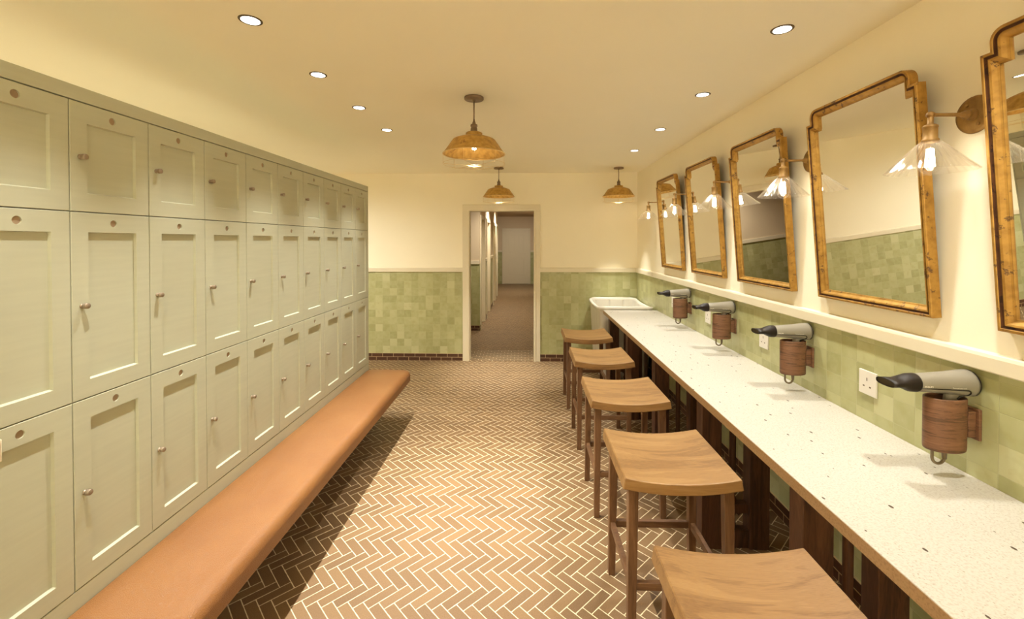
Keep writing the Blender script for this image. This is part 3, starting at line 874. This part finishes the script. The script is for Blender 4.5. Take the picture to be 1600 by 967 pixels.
# ================================================================== SCONCES
SC_Z = 2.082
def make_sconce():
    root = bpy.data.objects.new('wall_sconce', None); COL.objects.link(root); root.empty_display_size = 0.05
    RYm = Matrix.Rotation(-PI / 2, 4, 'Y')      # +Z of the lathe points to -X
    mb = MB()
    mb.lathe([(0.0001, 0), (0.062, 0), (0.064, 0.003), (0.062, 0.008), (0.052, 0.0105), (0.0001, 0.0115)], 40, None, RYm)
    pl = obj('wall_plate', mb, MAT['brass'], root)
    mb = MB()
    for a in (0.5, 0.5 + PI): mb.lathe([(0.006, 0.010), (0.006, 0.0135), (0.004, 0.0155), (0.0001, 0.016)], 12, None, RYm @ Matrix.Translation((0.040 * math.cos(a), 0.040 * math.sin(a), 0)))
    obj('screw_caps', mb, MAT['brass'], pl)
    mb = MB()
    mb.lathe([(0.020, 0.010), (0.020, 0.016), (0.013, 0.020), (0.013, 0.026), (0.016, 0.028), (0.016, 0.034), (0.010, 0.038), (0.010, 0.046), (0.0062, 0.050), (0.0062, 0.150)], 24, None, RYm)
    mb.lathe([(0.0001, 0.136), (0.009, 0.140), (0.0118, 0.150), (0.009, 0.159), (0.0001, 0.162)], 20, None, RYm)
    obj('arm', mb, MAT['brass'], root)
    X = -0.150
    mb = MB()
    mb.lathe([(0.0085, -0.002), (0.0085, -0.030), (0.016, -0.034), (0.021, -0.038), (0.021, -0.043), (0.0195, -0.045), (0.0195, -0.080), (0.023, -0.083), (0.024, -0.088), (0.024, -0.094), (0.0001, -0.094)], 28, None, Matrix.Translation((X, 0, 0)))
    obj('lamp_holder', mb, MAT['brass'], root)
    # fluted glass cone with a rolled lip
    mb = MB()
    outer = [(0.026, -0.090), (0.034, -0.098), (0.060, -0.126), (0.090, -0.160), (0.117, -0.189), (0.1195, -0.1925)]
    inner = [(0.1175, -0.1930), (0.115, -0.1905), (0.088, -0.161), (0.058, -0.127), (0.032, -0.099), (0.0245, -0.092)]
    mb.lathe(outer + inner, 168, None, Matrix.Translation((X, 0, 0)), flute=0.028, nfl=28)
    sh = obj('lamp_shade', mb, MAT['fluted'], root); sh['label'] = 'fluted clear glass cone shade'
    # clear bulb with glowing cage filament
    mb = MB()
    mb.lathe([(0.012, -0.094), (0.014, -0.108), (0.022, -0.124), (0.030, -0.146), (0.0325, -0.166), (0.029, -0.184), (0.019, -0.196), (0.007, -0.2015), (0.003, -0.206), (0.0001, -0.207)], 28, None, Matrix.Translation((X, 0, 0)))
    bu = obj('bulb', mb, MAT['glass'], root)
    mb = MB()
    for k in range(8):
        a = 2 * PI * k / 8; b = a + 0.22
        mb.tube([(X + 0.0085 * math.cos(a), 0.0085 * math.sin(a), -0.116), (X + 0.0125 * math.cos(b), 0.0125 * math.sin(b), -0.176)], 0.0015, 6)
    obj('filament', mb, MAT['filament'], bu)
    return root
sn = make_sconce()
SNL = ['brass wall light with fluted glass shade at the near end, biggest in view',
       'brass wall light with fluted glass shade second from the near end, over the middle mirror',
       'brass wall light with fluted glass shade third along, beside the fourth mirror',
       'brass wall light with fluted glass shade beside the mirror at the far end',
       'brass wall light with fluted glass shade nearest the far corner, past the last mirror']
SNL[4] = 'brass wall light with fluted glass shade past the last mirror, by the room corner'
for i in range(5):
    o = sn if i == 0 else copy_tree(sn)
    o.location = (XR, 1.526 + STEP * i, SC_Z)
    tag(o, SNL[i], 'wall light', 'brass wall lights between the mirrors')

# ================================================================== HAIR DRYERS AND HOLDERS
def text_mesh(body, size, mat):
    c = bpy.data.curves.new('lettering', 'FONT'); c.body = body; c.size = size; c.align_x = 'LEFT'; c.extrude = 0.0001
    t = bpy.data.objects.new('tmp', c); COL.objects.link(t)
    bpy.context.view_layer.update()
    me = bpy.data.meshes.new_from_object(t.evaluated_get(bpy.context.evaluated_depsgraph_get()))
    bpy.data.objects.remove(t); me.materials.clear(); me.materials.append(mat); me.name = 'lettering'
    return me
CUPX, CUPY, CUPZ0, CUPZ1 = 1.436, 1.522, 0.943, 1.122
def make_holder():
    """local origin: cup axis at cup-bottom height"""
    root = bpy.data.objects.new('hair_dryer_holder', None); COL.objects.link(root); root.empty_display_size = 0.05
    h = CUPZ1 - CUPZ0
    mb = MB()
    prof = [(0.057, 0.002), (0.062, 0), (0.0645, 0.003), (0.0655, 0.010), (0.0655, h - 0.004), (0.0645, h), (0.060, h), (0.0585, h - 0.003), (0.057, 0.002)]
    mb.lathe(prof, 48, None, None, sx=1.0, sy=0.62)
    obj('cup', mb, MAT['cup_wood'], root)
    w = XR - CUPX
    mb = MB(); mb.box(0.058, w - 0.010, -0.022, 0.022, 0.048, 0.136, None, 0.002); obj('bracket', mb, MAT['cup_wood'], root)
    mb = MB(); mb.box(w - 0.011, w - 0.001, -0.032, 0.032, 0.040, 0.145, None, 0.002); obj('wall_plate', mb, MAT['cup_wood'], root)
    return root
def make_dryer():
    """local origin: on the barrel axis above the cup; nozzle towards -X"""
    root = bpy.data.objects.new('hair_dryer', None); COL.objects.link(root); root.empty_display_size = 0.05
    RY = Matrix.Rotation(PI / 2, 4, 'Y')        # lathe +Z -> +X
    mb = MB()
    prof = [(0.0285, -0.104), (0.0300, -0.100), (0.0325, -0.06), (0.0375, 0.0), (0.0430, 0.045), (0.0450, 0.066), (0.0440, 0.074)]
    mb.lathe(prof, 40, None, RY, cap0=True, cap1=True)
    body = obj('barrel', mb, MAT['dryer'], root)
    mb = MB(); mb.lathe([(0.0442, 0.0735), (0.0448, 0.0755), (0.0446, 0.0775), (0.040, 0.0785)], 40, None, RY); obj('rear_ring', mb, MAT['blackest'], body)
    mb = MB(); mb.lathe([(0.0440, 0.0775), (0.0400, 0.0825), (0.030, 0.086), (0.0001, 0.0875)], 40, None, RY); obj('rear_cap', mb, MAT['dryer'], root)
    # black concentrator: round collar that flattens into a wide slot
    n = 40; rings = []
    for x, ry, rz, pw in ((-0.100, 0.0305, 0.0305, 2), (-0.104, 0.0315, 0.0315, 2), (-0.128, 0.0318, 0.0300, 2), (-0.146, 0.0325, 0.0215, 2.2), (-0.160, 0.0345, 0.0140, 2.5), (-0.180, 0.0375, 0.0125, 2.8), (-0.200, 0.0390, 0.0125, 2.8)):
        rg = []
        for i in range(n):
            a = 2 * PI * i / n; c, s = math.cos(a), math.sin(a)
            rg.append((x, ry * math.copysign(abs(c) ** (2 / pw), c), rz * math.copysign(abs(s) ** (2 / pw), s)))
        rings.append(rg)
    inn = [(x + 0.004, y * 0.93, z * 0.84) for x, y, z in rings[-1]]; lip = [(x, y * 0.95, z * 0.87) for x, y, z in rings[-1]]
    mb = MB(); mb.loops(rings + [lip, inn], None, True, True, False); nz = obj('nozzle', mb, MAT['black'], root)
    mb = MB(); mb.faces(inn, [tuple(range(n))]); obj('slot_mouth', mb, MAT['grille'], nz)
    # handle leaning into the cup
    mb = MB(); rings = []
    for z, x, rx, ry in ((-0.012, 0.030, 0.030, 0.020), (-0.030, 0.026, 0.026, 0.0185), (-0.050, 0.020, 0.021, 0.017), (-0.080, 0.013, 0.019, 0.0165), (-0.140, 0.004, 0.017, 0.015), (-0.190, -0.002, 0.016, 0.014), (-0.205, -0.003, 0.012, 0.011)):
        rings.append([(x + rx * math.cos(2 * PI * i / 24), ry * math.sin(2 * PI * i / 24), z) for i in range(24)])
    mb.loops(rings, None, True, True, True); hd = obj('handle', mb, MAT['dryer'], root)
    # strain relief and hanging loop below the cup
    mb = MB(); mb.tube([(0.000, 0, -0.205), (0.000, 0, -0.224), (0.001, 0, -0.262)], [0.0105, 0.0095, 0.0062], 14); obj('cord_sleeve', mb, MAT['cordgrey'], hd)
    mb = MB(); pts = []
    for i in range(0, 15):
        a = PI * i / 14; pts.append((-0.0195 + 0.0205 * math.cos(a), 0, -0.256 - 0.022 * math.sin(a)))
    pts = [(0.001, 0, -0.250)] + pts + [(-0.040, 0, -0.235), (-0.037, 0, -0.205), (-0.020, 0, -0.190)]
    mb.tube(pts, 0.0048, 10); obj('hanging_loop', mb, MAT['cordgrey'], root)
    # black inlay line along both flanks that hooks down the handle
    def rad(x):
        P = [(-0.104, 0.0285), (-0.1, 0.03), (-0.06, 0.0325), (0, 0.0375), (0.045, 0.043), (0.066, 0.045)]
        for (x0, r0), (x1, r1) in zip(P, P[1:]):
            if x <= x1: return r0 + (r1 - r0) * max(0, (x - x0) / (x1 - x0))
        return 0.045
    for sg in (-1, 1):
        path = []
        for i in range(13):
            x = -0.100 + 0.137 * i / 12; z = -0.0125 - 0.002 * i / 12
            path.append((x, z, 0.0012 + 0.0012 * i / 12))
        for i in range(1, 9):
            a = PI / 2 - (PI * 0.78) * i / 8
            path.append((0.037 + 0.0135 * math.cos(a), -0.0275 + 0.013 * math.sin(a), 0.0026))
        path += [(0.033, -0.0425, 0.0028), (0.024, -0.050, 0.003)]
        P3 = []
        for x, z, r in path:
            q = rad(x) ** 2 - z * z
            yb = math.sqrt(q) if q > 0 else 0
            if z < -0.034: yb = max(0.0168, min(yb, 0.0285 - (-z - 0.034) * 0.75)) if yb else 0.0170
            P3.append((x, sg * (yb + 0.0004), z))
        mb = MB(); mb.tube(P3, [p[2] for p in path], 8); obj('inlay_strip', mb, MAT['blackest'], body)
    # printed words on the flank facing down the room
    for body_t, sz, x, z in (('PHILIPS', 0.0083, -0.094, -0.0085), ('ThermoProtect ionic', 0.0050, -0.010, -0.0085)):
        me = text_mesh(body_t, sz, MAT['letter'])
        me.transform(Matrix.Rotation(PI / 2, 4, 'X'))       # text now reads along +X, up +Z, facing -Y
        slope = math.atan2(rad(x + 0.03) - rad(x), 0.03)
        o = obj('lettering', me, None, body); o.location = (x, -(math.sqrt(rad(x) ** 2 - (z + 0.003) ** 2) + 0.0011), z)
        o.rotation_euler = (0.08, 0, -slope)
        if body_t == 'PHILIPS': o['label'] = 'white PHILIPS lettering'
    return root
hp, dp = make_holder(), make_dryer()
HPL = ['at the near end of the counter', 'second from the near end', 'third along, second from the tub', 'at the far end, next to the tub']
for i in range(4):
    h = hp if i == 0 else copy_tree(hp)
    d = dp if i == 0 else copy_tree(dp)
    h.location = (CUPX, CUPY + STEP * i, CUPZ0)
    d.location = (CUPX + 0.0, CUPY + STEP * i, 1.170)
    tag(h, 'oval walnut cup holder on the tiled wall, %s' % HPL[i], 'holder', 'walnut hair dryer holders')
    tag(d, 'silver grey hair dryer with black nozzle, %s' % HPL[i], 'hair dryer', 'hair dryers over the counter')

# sockets
def make_socket():
    root = bpy.data.objects.new('wall_socket', None); COL.objects.link(root); root.empty_display_size = 0.03
    mb = MB(); mb.box(-0.009, -0.0005, -0.049, 0.049, 0, 0.106, None, 0.0025); obj('face_plate', mb, MAT['white_plastic'], root)
    for y, z, w, h in ((0.002, 0.062, 0.005, 0.014), (0.020, 0.034, 0.010, 0.006), (-0.016, 0.034, 0.010, 0.006)):
        mb = MB(); mb.box(-0.0094, -0.0088, y - w / 2, y + w / 2, z, z + h); obj('pin_slot', mb, MAT['slot'], root)
    return root
sk = make_socket()
SKL = ['by the dryer at the near end', 'behind the second dryer nozzle', 'behind the third dryer', 'half hidden behind the far dryer holder']
for i in range(4):
    o = sk if i == 0 else copy_tree(sk)
    o.location = (XR, 1.968 + STEP * i, 0.970)
    tag(o, 'square white power socket on green tile, %s' % SKL[i], 'socket', 'white sockets above the counter')

# ================================================================== TUB
def tub():
    root = thing('laundry_tub', 'cream ribbed tub in the far corner at the end of the counter', 'tub', (1.190, 5.505, 0))
    hw, hd = 0.325, 0.432
    N = 280
    def ring(w, d, z, r, groove=0.0, dz=0.0):
        # rounded rectangle by arc length
        segs = []; pts = []
        st = [(w - r, 0), (w, r)]
        per = 4 * (w - r) + 4 * (d - r) + 2 * PI * r
        for i in range(N):
            s = per * i / N; s0 = s
            for (L, kind, q) in ((2 * (d - r), 'l', 0), (PI * r / 2, 'a', 0), (2 * (w - r), 'l', 1), (PI * r / 2, 'a', 1), (2 * (d - r), 'l', 2), (PI * r / 2, 'a', 2), (2 * (w - r), 'l', 3), (PI * r / 2, 'a', 3)):
                if s <= L or (q == 3 and kind == 'a'): break
                s -= L
            if kind == 'l':
                p, nr = [((w, -d + r + s), (1, 0)), ((w - r - s, d), (0, 1)), ((-w, d - r - s), (-1, 0)), ((-w + r + s, -d), (0, -1))][q]
            else:
                a = q * PI / 2 + (s / r if r > 0 else 0)
                c = [(w - r, d - r), (-w + r, d - r), (-w + r, -d + r), (w - r, -d + r)][q]
                p = (c[0] + r * math.cos(a), c[1] + r * math.sin(a)); nr = (math.cos(a), math.sin(a))
            g = groove * (1.0 if i % 20 == 10 else 0.0)
            yy = p[1] / d
            dip = -0.030 * (1 - abs(yy) ** 3) * max(0.0, (z - 0.6) / 0.284) if dz else 0.0
            pts.append((p[0] - nr[0] * g, p[1] - nr[1] * g, z + dip))
        return pts
    zr = 0.890
    mb = MB(); rings = []
    for k in range(9):
        t = k / 8; z = 0.004 + (zr - 0.064) * t
        rings.append(ring(hw - 0.055 + 0.038 * t, hd - 0.06 + 0.038 * t, z, 0.07, 0.010, 1))
    mb.loops(rings, None, True, True); obj('body', mb, MAT['tub'], root)
    mb = MB(); rings = []
    for ins, z in ((0.018, zr - 0.064), (0.010, zr - 0.048), (0.003, zr - 0.036), (0.0, zr - 0.022), (0.002, zr - 0.008), (0.010, zr - 0.001), (0.022, zr), (0.032, zr - 0.004), (0.036, zr - 0.014), (0.040, zr - 0.03)):
        rings.append(ring(hw - ins, hd - ins, z, 0.085 - ins * 0.5, 0, 1))
    mb.loops(rings, None, True); obj('rim', mb, MAT['tub'], root)
    mb = MB(); rings = []
    for k in range(7):
        t = k / 6; rings.append(ring(hw - 0.040 - 0.03 * t, hd - 0.040 - 0.03 * t, zr - 0.03 - 0.55 * t, 0.066, -0.008, 1))
    mb.loops(rings, None, True, False, True); obj('inner_lining', mb, MAT['tub'], root)
    return root
tub()

# ================================================================== PENDANTS
def make_pendant():
    """local origin: ceiling"""
    root = bpy.data.objects.new('pendant_light', None); COL.objects.link(root); root.empty_display_size = 0.05
    z = lambda a: a - CEIL
    mb = MB(); mb.lathe([(0.0001, 0), (0.060, 0), (0.0625, -0.002), (0.0625, -0.014), (0.060, -0.017), (0.012, -0.018), (0.010, -0.026), (0.0001, -0.026)], 40)
    obj('ceiling_rose', mb, MAT['pewter'], root)
    mb = MB(); mb.tube([(0, 0, -0.02), (0, 0, z(2.425))], 0.0042, 10); obj('cord', mb, MAT['pewter'], root)
    mb = MB(); mb.lathe([(0.005, z(2.440)), (0.006, z(2.428)), (0.011, z(2.414)), (0.012, z(2.406)), (0.021, z(2.404)), (0.0225, z(2.398)), (0.0225, z(2.392)), (0.019, z(2.390)), (0.019, z(2.380)), (0.0215, z(2.378)), (0.0215, z(2.364)), (0.0235, z(2.362)), (0.0235, z(2.352)), (0.0001, z(2.350))], 28)
    obj('lamp_holder', mb, MAT['pewter'], root)
    outer = [(0.015, 2.353), (0.048, 2.352), (0.0535, 2.348), (0.0535, 2.332), (0.057, 2.329), (0.085, 2.323), (0.112, 2.314), (0.130, 2.307), (0.137, 2.302), (0.142, 2.295), (0.158, 2.272), (0.178, 2.243), (0.194, 2.222), (0.202, 2.213)]
    inner = [(0.2005, 2.2115), (0.192, 2.219), (0.176, 2.240), (0.156, 2.269), (0.140, 2.292), (0.135, 2.298), (0.128, 2.303), (0.110, 2.310), (0.084, 2.319), (0.052, 2.326), (0.050, 2.344), (0.015, 2.345)]
    mb = MB(); mb.lathe([(r, z(a)) for r, a in outer + inner], 64); sh = obj('lamp_shade', mb, MAT['shade_metal'], root)
    sh['label'] = 'domed brass shade with a mottled patina'
    mb = MB(); mb.lathe([(0.2005 + 0.0028 * math.cos(t * PI / 4), z(2.2135) + 0.0028 * math.sin(t * PI / 4)) for t in range(9)], 64)
    obj('rolled_rim', mb, MAT['wire'], sh)
    # clear bulb: neck up in the holder
    mb = MB(); mb.lathe([(0.013, z(2.350)), (0.014, z(2.335)), (0.020, z(2.318)), (0.029, z(2.292)), (0.0315, z(2.270)), (0.029, z(2.248)), (0.020, z(2.232)), (0.008, z(2.226)), (0.0001, z(2.225))], 28)
    bu = obj('bulb', mb, MAT['glass'], root)
    mb = MB()
    for k in range(7):
        a = 2 * PI * k / 7; b = a + 0.25
        mb.tube([(0.009 * math.cos(a), 0.009 * math.sin(a), z(2.325)), (0.0125 * math.cos(b), 0.0125 * math.sin(b), z(2.246))], 0.0016, 6)
    obj('filament', mb, MAT['filament_p'], bu)
    # wire guard hung under the rim
    mb = MB(); n = 6
    for k in range(n):
        a = 2 * PI * k / n + 0.32; c, s = math.cos(a), math.sin(a)
        mb.tube([(0.200 * c, 0.200 * s, z(2.212)), (0.200 * c, 0.200 * s, z(2.150)), (0.192 * c, 0.192 * s, z(2.144)), (0.032 * c, 0.032 * s, z(2.138))], 0.0009, 6)
    mb.tube([(0.200 * math.cos(2 * PI * k / 48), 0.200 * math.sin(2 * PI * k / 48), z(2.150)) for k in range(48)], 0.0009, 6, closed=True)
    mb.tube([(0.032 * math.cos(2 * PI * k / 24), 0.032 * math.sin(2 * PI * k / 24), z(2.138)) for k in range(24)], 0.0009, 6, closed=True)
    obj('wire_guard', mb, MAT['wire'], root)
    return root
pn = make_pendant()
PEND = [(-0.326, 2.812, 'large-looking brass pendant with wire guard over the middle of the floor'),
        (-0.326, 5.520, 'small-looking brass pendant hanging just above the doorway'),
        (1.190, 5.550, 'small-looking brass pendant hanging above the tub in the corner')]
L_PEND = 200.0
for i, (x, y, lab) in enumerate(PEND):
    o = pn if i == 0 else copy_tree(pn)
    o.location = (x, y, CEIL)
    tag(o, lab, 'pendant light', 'brass pendants with wire guards')
    spot('pendant_lamp', (x, y, 2.236), L_PEND if i < 2 else L_PEND * 0.6, 54, 1.0, None, 0.012)

# ================================================================== DOWNLIGHTS
def make_down():
    root = bpy.data.objects.new('downlight', None); COL.objects.link(root); root.empty_display_size = 0.03
    mb = MB(); mb.lathe([(0.0395, 0.0), (0.0395, -0.0015), (0.041, -0.003), (0.044, -0.003), (0.046, -0.001), (0.046, 0.0)], 40)
    mb.lathe([(0.036, -0.0025), (0.0395, -0.0015)], 40)
    obj('trim_ring', mb, MAT['can'], root)
    mb = MB(); mb.lathe([(0.0001, -0.0022), (0.0365, -0.0022)], 40); obj('lens', mb, MAT['led'], root)
    return root
dl = make_down()
L_LEFT, L_RIGHT = 115.0, 66.0
left_y = [-2.4, -0.6, 1.203, 1.807, 2.407, 3.007, 3.617]
right_y = [-2.4, -0.6, 1.097, 1.952, 2.802, 3.662, 4.512]
DLL = {3: 'first visible from the near end', 4: 'second along', 5: 'third along', 6: 'last before the doorway'}
first = True
def place_down(x, y, lab, grp, energy, size, aim, rad=0.016, col=None):
    global first
    o = dl if first else copy_tree(dl); first = False
    o.location = (x, y, CEIL); tag(o, lab, 'downlight', grp)
    spot('downlight_lamp', (x, y, CEIL - 0.012), energy, size, 1.0, col, rad, aim)
for k, y in enumerate(left_y):
    place_down(-1.150, y, 'round recessed ceiling downlight on the locker side, %s' % DLL.get(k, ['added unseen fill well behind the viewpoint', 'added unseen fill just behind the viewpoint', 'just above the picture edge'][k % 3]),
               'downlights on the locker side', L_LEFT if k > 1 else 240, 84 if k > 1 else 140, (0.22, 0 if k > 1 else -0.8, -1))  # first two are added fill lamps, washing the front wall for bounce light
for k, y in enumerate(right_y):
    place_down(1.128, y, 'round recessed ceiling downlight over the counter, %s' % {3: 'first visible from the near end', 4: 'second along', 5: 'third along', 6: 'last before the tub'}.get(k, ['added unseen fill well behind the viewpoint', 'added unseen fill just behind the viewpoint', 'just above the picture edge'][k % 3]),
               'downlights over the counter', L_RIGHT if k > 1 else 240, 108 if k > 1 else 140, (0.0, 0 if k > 1 else -0.8, -1), 0.05)  # the pair behind the viewpoint is unseen fill, added to bounce off the front wall
for k, (x, y) in enumerate([(-2.9, 4.3), (-2.9, 2.6), (-2.9, 1.0)]):
    place_down(x, y, 'round recessed ceiling downlight hidden beyond the lockers, %s' % ['by the end wall', 'midway', 'at the near end'][k], 'downlights beyond the lockers', 150, 140, (0.15, 0.25 if k == 0 else 0, -1))
for k, (x, y) in enumerate([(-0.45, 9.7), (-0.45, 12.1), (-0.25, 13.4), (-0.30, 7.2)]):
    place_down(x, y, 'round recessed ceiling downlight in the corridor, %s' % ['second along', 'third along', 'added unseen fill, last before the end door', 'added unseen fill, closest to the doorway'][k], 'corridor downlights', (90, 90, 120, 75)[k], 125, ((-0.25, 0, -1), (-0.25, 0, -1), (0, 0.9, -1), (-0.1, 0.3, -1))[k], 0.016, (1.0, 0.87, 0.68))  # last two are unseen lamps added to brighten the end wall and the entry

# ================================================================== CAMERA, WORLD, VIEW
cam = bpy.data.cameras.new('camera'); cam.sensor_fit = 'HORIZONTAL'; cam.sensor_width = 36.0
cam.lens = 36.0 * F_PX / IMG_W
cam.shift_x = 0.0
cam.shift_y = -(483.5 - (376.2 + F_PX * math.tan(PITCH))) / IMG_W
cam.clip_start = 0.02
co = bpy.data.objects.new('camera', cam); COL.objects.link(co)
co.location = (0, 0, EYE); co.rotation_euler = (PI / 2 - PITCH, 0, YAW)
SC.camera = co

w = bpy.data.worlds.new('world'); SC.world = w; w.use_nodes = True
w.node_tree.nodes['Background'].inputs[0].default_value = (1.0, 0.85, 0.62, 1)
w.node_tree.nodes['Background'].inputs[1].default_value = 0.0
vs = SC.view_settings
vs.view_transform = 'Standard'; vs.look = 'None'; vs.gamma = 1.0; vs.use_curve_mapping = False
vs.exposure = 0.55
try:
    SC.cycles.max_bounces = 14; SC.cycles.diffuse_bounces = 8; SC.cycles.transparent_max_bounces = 24
    SC.cycles.sample_clamp_indirect = 6.0; SC.cycles.caustics_reflective = False
except Exception: pass
